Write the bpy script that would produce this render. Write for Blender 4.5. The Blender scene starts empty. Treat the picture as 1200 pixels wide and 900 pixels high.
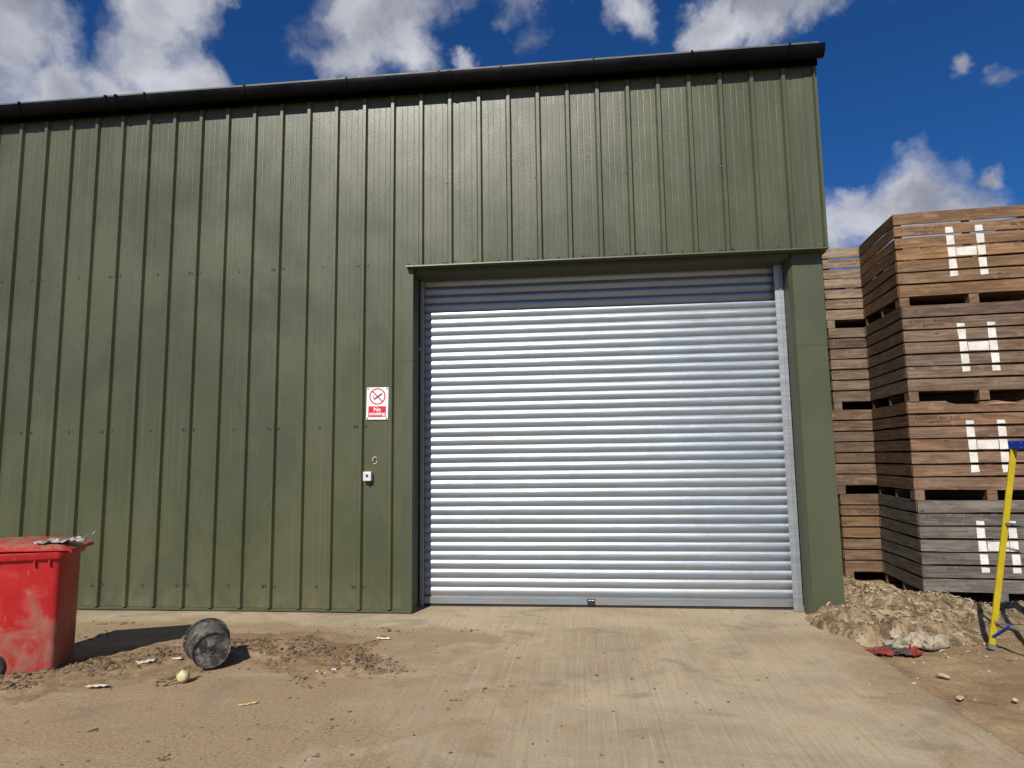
import bpy, bmesh, math, random
from mathutils import Vector, Matrix, noise, Quaternion
random.seed(7)
R = math.radians
scene = bpy.context.scene
COL = scene.collection

# ------------------------------------------------------------------ camera
CAM_POS = Vector((6.7128, -6.9373, 1.6213))
YAW, PITCH, ROLL, FPX = 0.1047, 0.1128, -0.0131, 763.04      # focal length for a 1200 px wide frame
fw = Vector((-math.sin(YAW)*math.cos(PITCH), math.cos(YAW)*math.cos(PITCH), math.sin(PITCH)))
r0 = Vector((math.cos(YAW), math.sin(YAW), 0)); u0 = r0.cross(fw)
rt = math.cos(ROLL)*r0 + math.sin(ROLL)*u0; up = -math.sin(ROLL)*r0 + math.cos(ROLL)*u0
cam_data = bpy.data.cameras.new('camera'); cam = bpy.data.objects.new('camera', cam_data); COL.objects.link(cam)
M = Matrix((rt, up, -fw)).transposed().to_4x4(); M.translation = CAM_POS
cam.matrix_world = M
cam_data.sensor_width = 36; cam_data.lens = 36*FPX/1200
cam_data.clip_start = 0.05; cam_data.clip_end = 2000
scene.camera = cam

# ------------------------------------------------------------------ sun + sky
SUN_AZ, SUN_EL = R(16.5), R(41.5)          # azimuth left of the wall normal
to_sun = Vector((-math.sin(SUN_AZ)*math.cos(SUN_EL), -math.cos(SUN_AZ)*math.cos(SUN_EL), math.sin(SUN_EL)))
sd = bpy.data.lights.new('sun', 'SUN'); sd.energy = 5.0; sd.angle = R(0.53); sd.color = (1.0, 0.95, 0.87)
sun = bpy.data.objects.new('sun', sd); COL.objects.link(sun)
sun.rotation_euler = (-to_sun).to_track_quat('-Z', 'Y').to_euler(); sun.location = to_sun*30

world = bpy.data.worlds.new('World'); scene.world = world; world.use_nodes = True
world.cycles.sampling_method = 'MANUAL'; world.cycles.sample_map_resolution = 512
def build_world():
    nt = world.node_tree; nt.nodes.clear(); N = nt.nodes; L = nt.links
    def new(t, **k):
        n = N.new(t)
        for a, b in k.items(): setattr(n, a, b)
        return n
    def math_(op, a, b=None, c=None, clamp=False):
        n = new('ShaderNodeMath', operation=op, use_clamp=clamp)
        for i, v in enumerate((a, b, c)):
            if v is None: continue
            if isinstance(v, (int, float)): n.inputs[i].default_value = v
            else: L.new(v, n.inputs[i])
        return n.outputs[0]
    out = new('ShaderNodeOutputWorld'); bg = new('ShaderNodeBackground'); bg.inputs['Strength'].default_value = 0.07
    L.new(bg.outputs[0], out.inputs[0])
    sky = new('ShaderNodeTexSky', sky_type='NISHITA', sun_disc=False)
    sky.sun_elevation = SUN_EL; sky.sun_rotation = R(180)+SUN_AZ
    sky.air_density = 1.0; sky.dust_density = 0.15; sky.ozone_density = 3.0; sky.altitude = 100
    tint = new('ShaderNodeMix', data_type='RGBA', blend_type='MULTIPLY'); tint.inputs[0].default_value = 1
    L.new(sky.outputs[0], tint.inputs[6]); tint.inputs[7].default_value = (0.19, 0.58, 1.08, 1)
    tc = new('ShaderNodeTexCoord'); d = tc.outputs['Generated']
    wn = new('ShaderNodeTexNoise'); wn.inputs['Scale'].default_value = 9; wn.inputs['Detail'].default_value = 6; wn.inputs['Roughness'].default_value = .6
    L.new(d, wn.inputs['Vector'])
    sub = new('ShaderNodeVectorMath', operation='SUBTRACT'); L.new(wn.outputs['Color'], sub.inputs[0]); sub.inputs[1].default_value = (.5, .5, .5)
    sc = new('ShaderNodeVectorMath', operation='SCALE'); L.new(sub.outputs[0], sc.inputs[0]); sc.inputs['Scale'].default_value = .11
    ad = new('ShaderNodeVectorMath', operation='ADD'); L.new(d, ad.inputs[0]); L.new(sc.outputs[0], ad.inputs[1])
    dw = ad.outputs[0]
    def pix(px, py): return ((px-600)/FPX*rt + (450-py)/FPX*up + fw).normalized()
    blobs = [(-5,40,72),(60,112,50),(185,12,66),(170,70,50),(222,104,40),(140,112,48),(430,12,74),(468,55,42),(405,66,34),(540,62,18),
             (738,14,34),(835,38,36),(895,14,44),(965,-2,32),(1035,250,48),(1100,252,46),(990,262,50),(1000,235,32),(1060,232,40),(1140,245,34),(1165,205,15),
             (1127,67,14),(1178,82,17),(600,-130,110),(180,-130,110),(-120,60,130),(1010,-150,100)]
    cur = None
    for px, py, r in blobs:
        c = pix(px, py)
        dn = new('ShaderNodeVectorMath', operation='DISTANCE'); L.new(dw, dn.inputs[0]); dn.inputs[1].default_value = c
        v = math_('MULTIPLY_ADD', dn.outputs['Value'], -1.0/(r/FPX*1.12), 1.0)
        cur = v if cur is None else math_('MAXIMUM', cur, v)
    cur = math_('MAXIMUM', cur, -1.0)
    # the same broken cumulus over the rest of the sky
    gn = new('ShaderNodeTexNoise'); gn.inputs['Scale'].default_value = 3.2; gn.inputs['Detail'].default_value = 3
    L.new(dw, gn.inputs['Vector'])
    gen = math_('MULTIPLY_ADD', gn.outputs['Fac'], 5.0, -2.45)
    dv = new('ShaderNodeVectorMath', operation='DISTANCE'); L.new(d, dv.inputs[0]); dv.inputs[1].default_value = pix(600, 250)
    outm = math_('MULTIPLY_ADD', dv.outputs['Value'], 6.0, -6.3, clamp=True)
    gen = math_('MULTIPLY_ADD', math_('SUBTRACT', 1.0, outm), -4.0, gen)
    cur = math_('MAXIMUM', cur, gen)
    fn = new('ShaderNodeTexNoise'); fn.inputs['Scale'].default_value = 13; fn.inputs['Detail'].default_value = 6; fn.inputs['Roughness'].default_value = .52
    L.new(dw, fn.inputs['Vector'])
    dens = math_('ADD', cur, math_('MULTIPLY_ADD', fn.outputs['Fac'], 1.5, -0.82))
    mr = new('ShaderNodeMapRange', interpolation_type='SMOOTHSTEP'); L.new(dens, mr.inputs[0]); mr.inputs[1].default_value = -0.05; mr.inputs[2].default_value = 0.68
    mr.inputs[4].default_value = 0.96
    # light from the sun: a second, coarser sample shifted towards it
    sh = new('ShaderNodeVectorMath', operation='ADD'); L.new(dw, sh.inputs[0]); sh.inputs[1].default_value = (0.02, 0.0, 0.045)
    f2 = new('ShaderNodeTexNoise'); f2.inputs['Scale'].default_value = 7; f2.inputs['Detail'].default_value = 4; f2.inputs['Roughness'].default_value = .5
    L.new(sh.outputs[0], f2.inputs['Vector'])
    shade = math_('ADD', math_('MULTIPLY', cur, 0.30), math_('MULTIPLY_ADD', f2.outputs['Fac'], 2.0, -0.62))
    ms = new('ShaderNodeMapRange', interpolation_type='SMOOTHSTEP'); L.new(shade, ms.inputs[0]); ms.inputs[1].default_value = 0.18; ms.inputs[2].default_value = 0.85
    cc = new('ShaderNodeMix', data_type='RGBA'); L.new(ms.outputs[0], cc.inputs[0])
    cc.inputs[6].default_value = (9.4, 9.6, 10.4, 1); cc.inputs[7].default_value = (4.0, 4.2, 5.0, 1)
    mx = new('ShaderNodeMix', data_type='RGBA'); L.new(mr.outputs[0], mx.inputs[0]); L.new(tint.outputs[2], mx.inputs[6]); L.new(cc.outputs[2], mx.inputs[7])
    L.new(mx.outputs[2], bg.inputs['Color'])
build_world()
scene.cycles.max_bounces = 6; scene.cycles.diffuse_bounces = 3; scene.cycles.glossy_bounces = 3; scene.cycles.caustics_reflective = False; scene.cycles.caustics_refractive = False
scene.view_settings.view_transform = 'Standard'; scene.view_settings.look = 'None'
scene.view_settings.exposure = 0.0; scene.view_settings.gamma = 1.0; scene.view_settings.use_curve_mapping = False

# ------------------------------------------------------------------ material kit
class Mat:
    """small node-graph helper around a Principled BSDF"""
    def __init__(s, name, base=(.5,.5,.5), rough=.6, metal=0.0, spec=.5):
        s.m = bpy.data.materials.new(name); s.m.use_nodes = True
        s.nt = s.m.node_tree; s.N = s.nt.nodes; s.L = s.nt.links
        s.b = s.N['Principled BSDF']
        s.b.inputs['Base Color'].default_value = (*base, 1); s.b.inputs['Roughness'].default_value = rough
        s.b.inputs['Metallic'].default_value = metal; s.b.inputs['Specular IOR Level'].default_value = spec
        s.tc = s.N.new('ShaderNodeTexCoord'); s.geo = s.N.new('ShaderNodeNewGeometry')
    def put(s, v, sock):
        if isinstance(v, (int, float)): sock.default_value = v
        elif isinstance(v, tuple): sock.default_value = v if len(v) == 4 or sock.type == 'VECTOR' else (*v, 1)
        else: s.L.new(v, sock)
    def coord(s, scale=(1,1,1), kind='pos', rot=(0,0,0)):
        mp = s.N.new('ShaderNodeMapping'); mp.inputs['Scale'].default_value = scale; mp.inputs['Rotation'].default_value = rot
        s.L.new(s.geo.outputs['Position'] if kind == 'pos' else s.tc.outputs['Object'], mp.inputs['Vector'])
        return mp.outputs[0]
    def noise(s, vec, scale=1, detail=4, rough=.55, dist=0):
        n = s.N.new('ShaderNodeTexNoise'); n.inputs['Scale'].default_value = scale; n.inputs['Detail'].default_value = detail
        n.inputs['Roughness'].default_value = rough; n.inputs['Distortion'].default_value = dist
        s.L.new(vec, n.inputs['Vector']); return n.outputs['Fac']
    def voronoi(s, vec, scale=1, feature='F1'):
        n = s.N.new('ShaderNodeTexVoronoi'); n.feature = feature; n.inputs['Scale'].default_value = scale
        s.L.new(vec, n.inputs['Vector']); return n.outputs['Distance']
    def ramp(s, v, a, b, lo=0., hi=1.):
        n = s.N.new('ShaderNodeMapRange'); n.interpolation_type = 'SMOOTHSTEP'
        s.put(v, n.inputs[0]); n.inputs[1].default_value = a; n.inputs[2].default_value = b
        n.inputs[3].default_value = lo; n.inputs[4].default_value = hi; return n.outputs[0]
    def mix(s, fac, a, b, mode='MIX'):
        n = s.N.new('ShaderNodeMix'); n.data_type = 'RGBA'; n.blend_type = mode
        s.put(fac, n.inputs[0]); s.put(a, n.inputs[6]); s.put(b, n.inputs[7]); return n.outputs[2]
    def math(s, op, a, b=0., clamp=False):
        n = s.N.new('ShaderNodeMath'); n.operation = op; n.use_clamp = clamp; s.put(a, n.inputs[0]); s.put(b, n.inputs[1]); return n.outputs[0]
    def color(s, v): s.put(v, s.b.inputs['Base Color'])
    def rough(s, v): s.put(v, s.b.inputs['Roughness'])
    def bump(s, h, dist=.002, strength=1.0, chain=None):
        n = s.N.new('ShaderNodeBump'); n.inputs['Distance'].default_value = dist; n.inputs['Strength'].default_value = strength
        s.L.new(h, n.inputs['Height'])
        if chain is not None: s.L.new(chain, n.inputs['Normal'])
        s.L.new(n.outputs[0], s.b.inputs['Normal']); return n.outputs[0]
    def sep(s, vec=None):
        n = s.N.new('ShaderNodeSeparateXYZ'); s.L.new(vec if vec is not None else s.geo.outputs['Position'], n.inputs[0]); return n.outputs
    def info(s): return s.N.new('ShaderNodeObjectInfo')

def mat_cladding():
    m = Mat('olive_cladding', rough=.42, spec=.5)
    st = m.noise(m.coord((26, 26, .35)), 1, 4, .6)
    big = m.noise(m.coord((.9, .9, .7)), 1, 4, .6, .6)
    sm = m.noise(m.coord((1.5, 1.5, 1.0)), 1, 5, .55, 1.0)
    c = m.mix(m.ramp(big, .38, .68), (.071, .077, .037), (.092, .095, .049))
    c = m.mix(m.ramp(st, .48, .78, 0, .42), c, (.128, .130, .080))
    oi = m.info(); c = m.mix(m.ramp(oi.outputs['Random'], 0, 1, 0, .22), c, m.mix(1, c, (.70, .74, .72), 'MULTIPLY'))
    c = m.mix(m.ramp(sm, .55, .60, 0, .42), c, (.056, .064, .037))
    z = m.sep()[2]
    dust = m.math('MULTIPLY', m.ramp(z, .40, .0, 0, .35), m.ramp(m.noise(m.coord((7, 7, 5)), 1, 4), .35, .65))
    c = m.mix(dust, c, (.19, .155, .105))
    m.color(c)
    m.rough(m.math('ADD', m.ramp(big, .3, .7, .28, .36), m.ramp(sm, .5, .7, 0, .06)))
    gr = m.noise(m.coord((110, 110, 110)), 1, 2, .6)
    b1 = m.bump(gr, .0026, .6)
    m.bump(m.noise(m.coord((2.2, 2.2, 1.0)), 1, 2), .014, .6, b1)
    return m.m
def mat_flashing():
    m = Mat('olive_flashing', rough=.45)
    st = m.noise(m.coord((18, 18, .5)), 1, 4, .6)
    big = m.noise(m.coord((2, 2, 1.2)), 1, 4)
    c = m.mix(m.ramp(big, .35, .7), (.062, .071, .036), (.078, .086, .046))
    c = m.mix(m.ramp(st, .5, .8, 0, .35), c, (.105, .108, .066))
    m.color(c); m.bump(m.noise(m.coord((4, 4, 1.5)), 1, 2), .006, .3); return m.m
def mat_galv(name='galvanised_steel', base=(.375, .425, .47), rough=(.33, .48)):
    m = Mat(name, metal=.70)
    st = m.noise(m.coord((1.6, 30, 55)), 1, 5, .65)
    sp = m.noise(m.coord((3.5, 9, 6)), 1, 5, .65)
    oi = m.info()
    c = m.mix(m.ramp(st, .3, .75), tuple(v*.84 for v in base), base)
    c = m.mix(m.ramp(sp, .45, .75, 0, .55), c, tuple(v*.70 for v in base))
    c = m.mix(m.ramp(oi.outputs['Random'], 0, 1, 0, .18), c, tuple(v*.6 for v in base))
    z = m.sep()[2]
    low = m.math('MULTIPLY', m.ramp(z, .55, .02, 0, .6), m.ramp(m.noise(m.coord((3, 3, 9)), 1, 4), .35, .7))
    c = m.mix(low, c, (.42, .36, .29))
    m.color(c); m.rough(m.math('ADD', m.ramp(st, .25, .8, *rough), m.math('MULTIPLY', oi.outputs['Random'], .05)))
    b = m.bump(m.noise(m.coord((2.2, 3, 9)), 1, 3), .0045, .6); m.bump(m.noise(m.coord((9, 5, 26)), 1, 3, .6), .0016, .6, b); return m.m
def simple(name, base, rough=.6, metal=0, var=.25, scale=14, bump=.0015, bscale=60, kind='obj', spec=.5):
    m = Mat(name, base, rough, metal, spec)
    n = m.noise(m.coord((scale,)*3, kind), 1, 5, .6)
    m.color(m.mix(m.ramp(n, .3, .75), tuple(v*(1-var) for v in base), tuple(min(1, v*(1+var)) for v in base)))
    m.rough(m.ramp(n, .3, .7, max(.05, rough-.08), min(1, rough+.08)))
    if bump: m.bump(m.noise(m.coord((bscale,)*3, kind), 1, 3), bump, .6)
    return m.m
def mat_wood():
    m = Mat('weathered_board', rough=.85, spec=.25)
    oi = m.info(); rnd = oi.outputs['Random']
    sh = m.N.new('ShaderNodeVectorMath'); sh.operation = 'ADD'
    cx = m.N.new('ShaderNodeCombineXYZ'); m.L.new(m.math('MULTIPLY', rnd, 37.0), cx.inputs[0]); m.L.new(m.math('MULTIPLY', rnd, 11.0), cx.inputs[2])
    m.L.new(m.tc.outputs['Object'], sh.inputs[0]); m.L.new(cx.outputs[0], sh.inputs[1])
    def mp(sc):
        n = m.N.new('ShaderNodeMapping'); n.inputs['Scale'].default_value = sc; m.L.new(sh.outputs[0], n.inputs['Vector']); return n.outputs[0]
    grain = m.noise(mp((2.4, 48, 48)), 1, 5, .7, .5)
    blot = m.noise(mp((2.2, 9, 9)), 1, 5, .6, .5)
    knot = m.voronoi(mp((2.3, 7, 7)), 1)
    tone = oi.outputs['Color']
    c = m.mix(m.ramp(grain, .3, .72), m.mix(1, tone, (.48, .44, .41), 'MULTIPLY'), m.mix(1, tone, (1.30, 1.28, 1.25), 'MULTIPLY'))
    c = m.mix(m.ramp(blot, .46, .66, 0, .7), c, m.mix(1, tone, (.48, .44, .42), 'MULTIPLY'))
    c = m.mix(m.ramp(rnd, 0, 1, 0, .38), c, m.mix(1, c, (.72, .70, .72), 'MULTIPLY'))
    c = m.mix(m.ramp(knot, .085, .04, 0, .8), c, (.035, .022, .014))
    el = m.noise(mp((9, 9, 9)), 1, 4, .6); c = m.mix(m.ramp(el, .56, .70, 0, .5), c, m.mix(1, tone, (1.25, 1.3, 1.4), 'MULTIPLY'))
    m.color(c); m.bump(grain, .004, .8); return m.m
def mat_concrete():
    m = Mat('dusty_concrete', rough=.9, spec=.2)
    P = m.sep(); x, y = P[0], P[1]
    broom = m.noise(m.coord((52, .8, 1)), 1, 5, .80)
    broom2 = m.noise(m.coord((17, .35, 1)), 1, 3, .6)
    big = m.noise(m.coord((.55, .75, 1)), 1, 5, .62, .8)
    med = m.noise(m.coord((2.4, 2.0, 1)), 1, 6, .62, .8)
    fine = m.noise(m.coord((45, 45, 1)), 1, 4, .7)
    con = m.mix(m.ramp(big, .35, .65), (.39, .31, .20), (.53, .435, .29))
    con = m.mix(m.ramp(broom, .55, .70, 0, .6), con, (.66, .57, .43))
    con = m.mix(m.ramp(broom, .50, .34, 0, .48), con, (.27, .215, .14))
    con = m.mix(m.ramp(broom2, .5, .7, 0, .25), con, (.53, .47, .37))
    # brown dust trodden over the slab, thicker towards the soil heap
    dfac = m.math('ADD', m.ramp(x, 7.6, 3.4, -.10, .42), med)
    dfac = m.math('ADD', dfac, m.ramp(big, .3, .7, -.12, .12)); dfac = m.math('ADD', dfac, m.ramp(x, 8.2, 9.05, 0, .30))
    clean = m.ramp(y, -.75, -.30, 0, .45)
    dfac = m.math('SUBTRACT', dfac, clean)
    dust = m.mix(m.ramp(fine, .3, .7), (.29, .200, .115), (.40, .288, .175))
    c = m.mix(m.ramp(dfac, .44, .80, 0, .85), con, dust)
    st = m.noise(m.coord((1.3, 1.7, 1)), 1, 4, .6, 1.2)
    c = m.mix(m.ramp(st, .54, .70, 0, .55), c, (.26, .208, .145))
    sm = m.noise(m.coord((.5, 2.6, 1), rot=(0, 0, .35)), 1, 5, .65, .6); c = m.mix(m.ramp(sm, .52, .72, 0, .35), c, (.56, .47, .34))
    spk = m.voronoi(m.coord((16, 16, 1)), 1)
    spm = m.ramp(m.noise(m.coord((3, 3, 1)), 1, 3), .5, .6)
    c = m.mix(m.math('MULTIPLY', m.ramp(spk, .10, .05), m.math('MULTIPLY', spm, .75)), c, (.12, .085, .055))
    c = m.mix(m.ramp(fine, .35, .7, 0, .35), m.mix(1, c, (.82, .81, .80), 'MULTIPLY'), m.mix(1, c, (1.12, 1.12, 1.12), 'MULTIPLY'))
    m.color(c)
    b = m.bump(broom, .006, .8); b = m.bump(fine, .003, .5, b); m.bump(med, .02, .35, b); return m.m
def mat_soil(name, dark, light, sc=1.0, fleck=None):
    m = Mat(name, rough=.95, spec=.15)
    a = m.noise(m.coord((1.7*sc, 1.7*sc, 1.7)), 1, 6, .65, .6); f = m.noise(m.coord((30, 30, 30)), 1, 5, .7)
    c = m.mix(m.ramp(a, .35, .68), dark, light)
    c = m.mix(m.ramp(f, .35, .7, 0, .5), m.mix(1, c, (.72, .70, .68), 'MULTIPLY'), m.mix(1, c, (1.15, 1.13, 1.1), 'MULTIPLY'))
    if fleck:
        v = m.voronoi(m.coord((22, 22, 22)), 1)
        k = m.ramp(m.noise(m.coord((2.5, 2.5, 2.5)), 1, 3), .45, .6)
        c = m.mix(m.math('MULTIPLY', m.ramp(v, .16, .08), k), c, fleck)
    m.color(c); b = m.bump(f, .012, .7); m.bump(a, .03, .3, b); return m.m
def mat_bin():
    m = Mat('red_bin_plastic', rough=.42, spec=.45)
    a = m.noise(m.coord((5, 5, 4)), 1, 5, .6, .8); z = m.sep()[2]; s = m.noise(m.coord((22, 22, 9)), 1, 5, .65)
    c = m.mix(m.ramp(a, .3, .7), (.40, .012, .015), (.50, .024, .024))
    dust = m.math('ADD', m.ramp(z, .85, .0, -.12, .22), a)
    c = m.mix(m.ramp(dust, .44, .72, 0, .68), c, m.mix(m.ramp(s, .35, .7), (.22, .125, .085), (.33, .19, .13)))
    sc = m.noise(m.coord((60, 60, 12)), 1, 3); c = m.mix(m.ramp(sc, .66, .74, 0, .5), c, (.52, .20, .17))
    nz = m.sep(m.geo.outputs['Normal'])[2]
    td = m.math('MULTIPLY', m.ramp(nz, .6, .9), m.ramp(m.noise(m.coord((9, 14, 9)), 1, 5, .65, .8), .36, .58, .0, .85))
    c = m.mix(td, c, (.25, .16, .105))
    m.color(c); m.rough(m.ramp(dust, .45, .75, .36, .8)); m.bump(s, .0015, .5); return m.m
def mat_bucket():
    m = Mat('dirty_black_plastic', rough=.5)
    a = m.noise(m.coord((7, 7, 7), 'obj'), 1, 5, .65, .6); s = m.noise(m.coord((16, 16, 40), 'obj'), 1, 5, .7)
    c = m.mix(m.ramp(a, .42, .66), (.030, .029, .029), (.125, .105, .082))
    c = m.mix(m.ramp(s, .52, .66, 0, .8), c, (.30, .30, .30))
    m.color(c); m.rough(m.ramp(a, .4, .6, .4, .85)); m.bump(s, .002, .5); return m.m

MT = dict(
    clad=mat_cladding(), flash=mat_flashing(), galv=mat_galv(), guide=mat_galv('galvanised_guide', (.48, .505, .53), (.4, .55)),
    wood=mat_wood(), concrete=mat_concrete(),
    soil=mat_soil('dry_yard_soil', (.265, .178, .10), (.41, .295, .175), 1.0, (.46, .39, .28)),
    mud=mat_soil('loose_mud', (.265, .184, .107), (.40, .288, .175), 1.4),
    clod=mat_soil('dark_soil_clod', (.14, .092, .056), (.27, .19, .12), 3.0),
    gutter=simple('black_gutter_plastic', (.003, .003, .004), .34, var=.4, scale=3, bump=0, kind='pos', spec=.12),
    dark=simple('shadow_void_black', (.01, .01, .01), .9, bump=0),
    screw=simple('screw_metal', (.16, .155, .12), .35, .3, bump=0), screwdark=simple('screw_black', (.015, .015, .015), .5, bump=0),
    red=mat_bin(), bucket=mat_bucket(),
    rubber=simple('black_rubber', (.02, .02, .02), .75), hub=simple('grey_wheel_hub', (.16, .16, .16), .6),
    white=simple('white_sign_plastic', (.80, .80, .78), .35, var=.03, bump=0), signred=simple('sign_red', (.58, .018, .055), .4, var=.06, bump=0),
    signblack=simple('sign_black', (.02, .02, .025), .4, bump=0), signwhite=simple('sign_white_print', (.84, .84, .84), .4, var=.02, bump=0),
    grey=simple('switch_grey', (.62, .62, .62), .4, var=.06), paint=None,
    ink=simple('stencil_ink', (.075, .045, .03), .85, bump=0), yellow=simple('yellow_fibreglass', (.47, .36, .012), .38, var=.08, scale=9),
    blue=simple('blue_plastic', (.012, .06, .42), .4, var=.12), alu=simple('dull_aluminium', (.55, .55, .54), .42, .9, bump=0),
    blackp=simple('black_plate', (.02, .022, .02), .5, bump=0),
    plastic=simple('dirty_clear_film', (.36, .335, .30), .35, var=.35, scale=30), cloth=simple('grey_sacking', (.36, .30, .21), .95, var=.3, scale=18, bump=.004, bscale=120),
    redcloth=simple('red_rag', (.27, .035, .028), .9, var=.35, scale=20), darkrag=simple('dark_rag', (.07, .05, .045), .9),
    straw=mat_soil('matted_fibre', (.13, .088, .052), (.46, .36, .225), 4.0), strawchip=None,
    veg=simple('pale_root_skin', (.58, .52, .27), .55, var=.2, scale=30), vegtop=simple('withered_green', (.16, .16, .05), .8),
    stone=simple('pale_stone', (.44, .36, .25), .85, var=.3, scale=20), scrap=simple('pale_scrap', (.62, .55, .42), .8, var=.2, scale=25),
    scrapy=simple('yellowed_leaf', (.58, .47, .20), .75, var=.2, scale=25), roof=simple('roof_sheet', (.09, .095, .08), .55, kind='pos'),
)
def mat_chip(name, a, b):
    m = Mat(name, rough=.9, spec=.2); g = m.N.new('ShaderNodeNewGeometry')
    m.color(m.mix(g.outputs['Random Per Island'], a, b)); return m.m
def mat_paint():
    m = Mat('white_paint_worn', rough=.8, spec=.2); a = m.noise(m.coord((30, 30, 90)), 1, 5, .7); b = m.noise(m.coord((8, 8, 8)), 1, 3)
    c = m.mix(m.ramp(b, .3, .7), (.62, .59, .53), (.76, .74, .69)); m.color(m.mix(m.ramp(a, .58, .66, 0, .75), c, (.26, .18, .11))); return m.m
MT['paint'] = mat_paint()
MT['strawchip'] = mat_chip('fibre_flakes', (.20, .145, .088), (.56, .46, .31))
MT['pebble'] = mat_chip('small_stones', (.15, .11, .075), (.46, .39, .29))

# ------------------------------------------------------------------ mesh kit
class MB:
    def __init__(s): s.v = []; s.f = []
    def add(s, vs, fs):
        o = len(s.v); s.v += [tuple(p) for p in vs]; s.f += [tuple(i+o for i in f) for f in fs]; return s
    def box(s, a, b):
        x0, y0, z0 = a; x1, y1, z1 = b
        return s.add([(x0,y0,z0),(x1,y0,z0),(x1,y1,z0),(x0,y1,z0),(x0,y0,z1),(x1,y0,z1),(x1,y1,z1),(x0,y1,z1)],
                     [(0,3,2,1),(4,5,6,7),(0,1,5,4),(1,2,6,5),(2,3,7,6),(3,0,4,7)])
    def extrude(s, poly, vec, base=None):
        """closed polygon of 3-D points swept along vec, capped"""
        n = len(poly); vec = Vector(vec); P = [Vector(p) for p in poly]; Q = [p+vec for p in P]
        fs = [(i, (i+1) % n, n+(i+1) % n, n+i) for i in range(n)]
        fs += [tuple(range(n-1, -1, -1)), tuple(range(n, 2*n))]
        return s.add(P+Q, fs)
    def sheet(s, rows, flip=False):
        nr = len(rows); nc = len(rows[0]); vs = [p for r in rows for p in r]
        fs = [(i*nc+j, i*nc+j+1, (i+1)*nc+j+1, (i+1)*nc+j) for i in range(nr-1) for j in range(nc-1)]
        if flip: fs = [f[::-1] for f in fs]
        return s.add(vs, fs)
    def loft(s, rings, cap=True, closed=True):
        n = len(rings[0]); vs = [p for r in rings for p in r]; fs = []
        for i in range(len(rings)-1):
            for j in range(n if closed else n-1):
                fs.append((i*n+j, i*n+(j+1) % n, (i+1)*n+(j+1) % n, (i+1)*n+j))
        if cap: fs += [tuple(range(n-1, -1, -1)), tuple(range((len(rings)-1)*n, len(rings)*n))]
        return s.add(vs, fs)
    def tube(s, pts, r, n=8, cap=True):
        rings = []; pts = [Vector(p) for p in pts]
        for i, p in enumerate(pts):
            t = (pts[min(i+1, len(pts)-1)]-pts[max(i-1, 0)]).normalized()
            a = t.orthogonal().normalized(); b = t.cross(a); rr = r[i] if isinstance(r, (list, tuple)) else r
            if i and rings:
                a = (pa - t*pa.dot(t)).normalized(); b = t.cross(a)
            pa = a
            rings.append([p+rr*(math.cos(2*math.pi*k/n)*a+math.sin(2*math.pi*k/n)*b) for k in range(n)])
        return s.loft(rings, cap)
    def bar(s, p, q, w, h, upv=(0,0,1)):
        p, q = Vector(p), Vector(q); t = (q-p).normalized(); a = t.cross(Vector(upv)).normalized(); b = a.cross(t)
        c = [(-w/2,-h/2),(w/2,-h/2),(w/2,h/2),(-w/2,h/2)]
        return s.loft([[p+x*a+y*b for x, y in c], [q+x*a+y*b for x, y in c]])
    def disc(s, c, nrm, r, n=12, r2=0.0, depth=0.0):
        c = Vector(c); nrm = Vector(nrm).normalized(); a = nrm.orthogonal().normalized(); b = nrm.cross(a)
        ring = lambda rr, o: [c+nrm*o+rr*(math.cos(2*math.pi*k/n)*a+math.sin(2*math.pi*k/n)*b) for k in range(n)]
        return s.loft([ring(r, 0), ring(r, depth)])
    def mesh(s, name, smooth=None):
        me = bpy.data.meshes.new(name); me.from_pydata(s.v, [], s.f)
        bm = bmesh.new(); bm.from_mesh(me); bmesh.ops.recalc_face_normals(bm, faces=bm.faces); bm.to_mesh(me); bm.free()
        if smooth is not None:
            if hasattr(me, 'shade_smooth'): pass
            for p in me.polygons: p.use_smooth = True
            if smooth < 179: me.set_sharp_from_angle(angle=R(smooth))
        me.update(); return me
    def build(s, name, mat, parent=None, smooth=None, recalc=True):
        me = s.mesh(name, smooth); me.materials.append(MT[mat] if isinstance(mat, str) else mat)
        return link(name, me, parent)
def link(name, me, parent=None):
    o = bpy.data.objects.new(name, me); COL.objects.link(o)
    if parent is not None: o.parent = parent
    return o
def tag(o, label=None, cat=None, group=None, kind=None):
    if label: o['label'] = label
    if cat: o['category'] = cat
    if group: o['group'] = group
    if kind: o['kind'] = kind
    return o
def empty(name, loc=(0,0,0), rz=0):
    o = bpy.data.objects.new(name, None); COL.objects.link(o); o.location = loc; o.rotation_euler = (0, 0, rz); o.empty_display_size = .2; return o
def bevel(o, w=.004, seg=2):
    m = o.modifiers.new('bevel', 'BEVEL'); m.width = w; m.segments = seg; m.limit_method = 'ANGLE'; m.angle_limit = R(40); return o
def fbm(x, y, z=0., o=4): return noise.fractal(Vector((x, y, z)), 1.0, 2.0, o)
def text_mesh(body, size, shear=0., bold=0.):
    cu = bpy.data.curves.new('lettering', 'FONT'); cu.body = body; cu.size = size; cu.align_x = 'CENTER'; cu.align_y = 'CENTER'; cu.shear = shear
    cu.offset = bold; cu.resolution_u = 3
    o = bpy.data.objects.new('lettering', cu); COL.objects.link(o); bpy.context.view_layer.update()
    me = bpy.data.meshes.new_from_object(o.evaluated_get(bpy.context.evaluated_depsgraph_get()))
    bpy.data.objects.remove(o); bpy.data.curves.remove(cu); me.materials.clear(); return me

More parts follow.
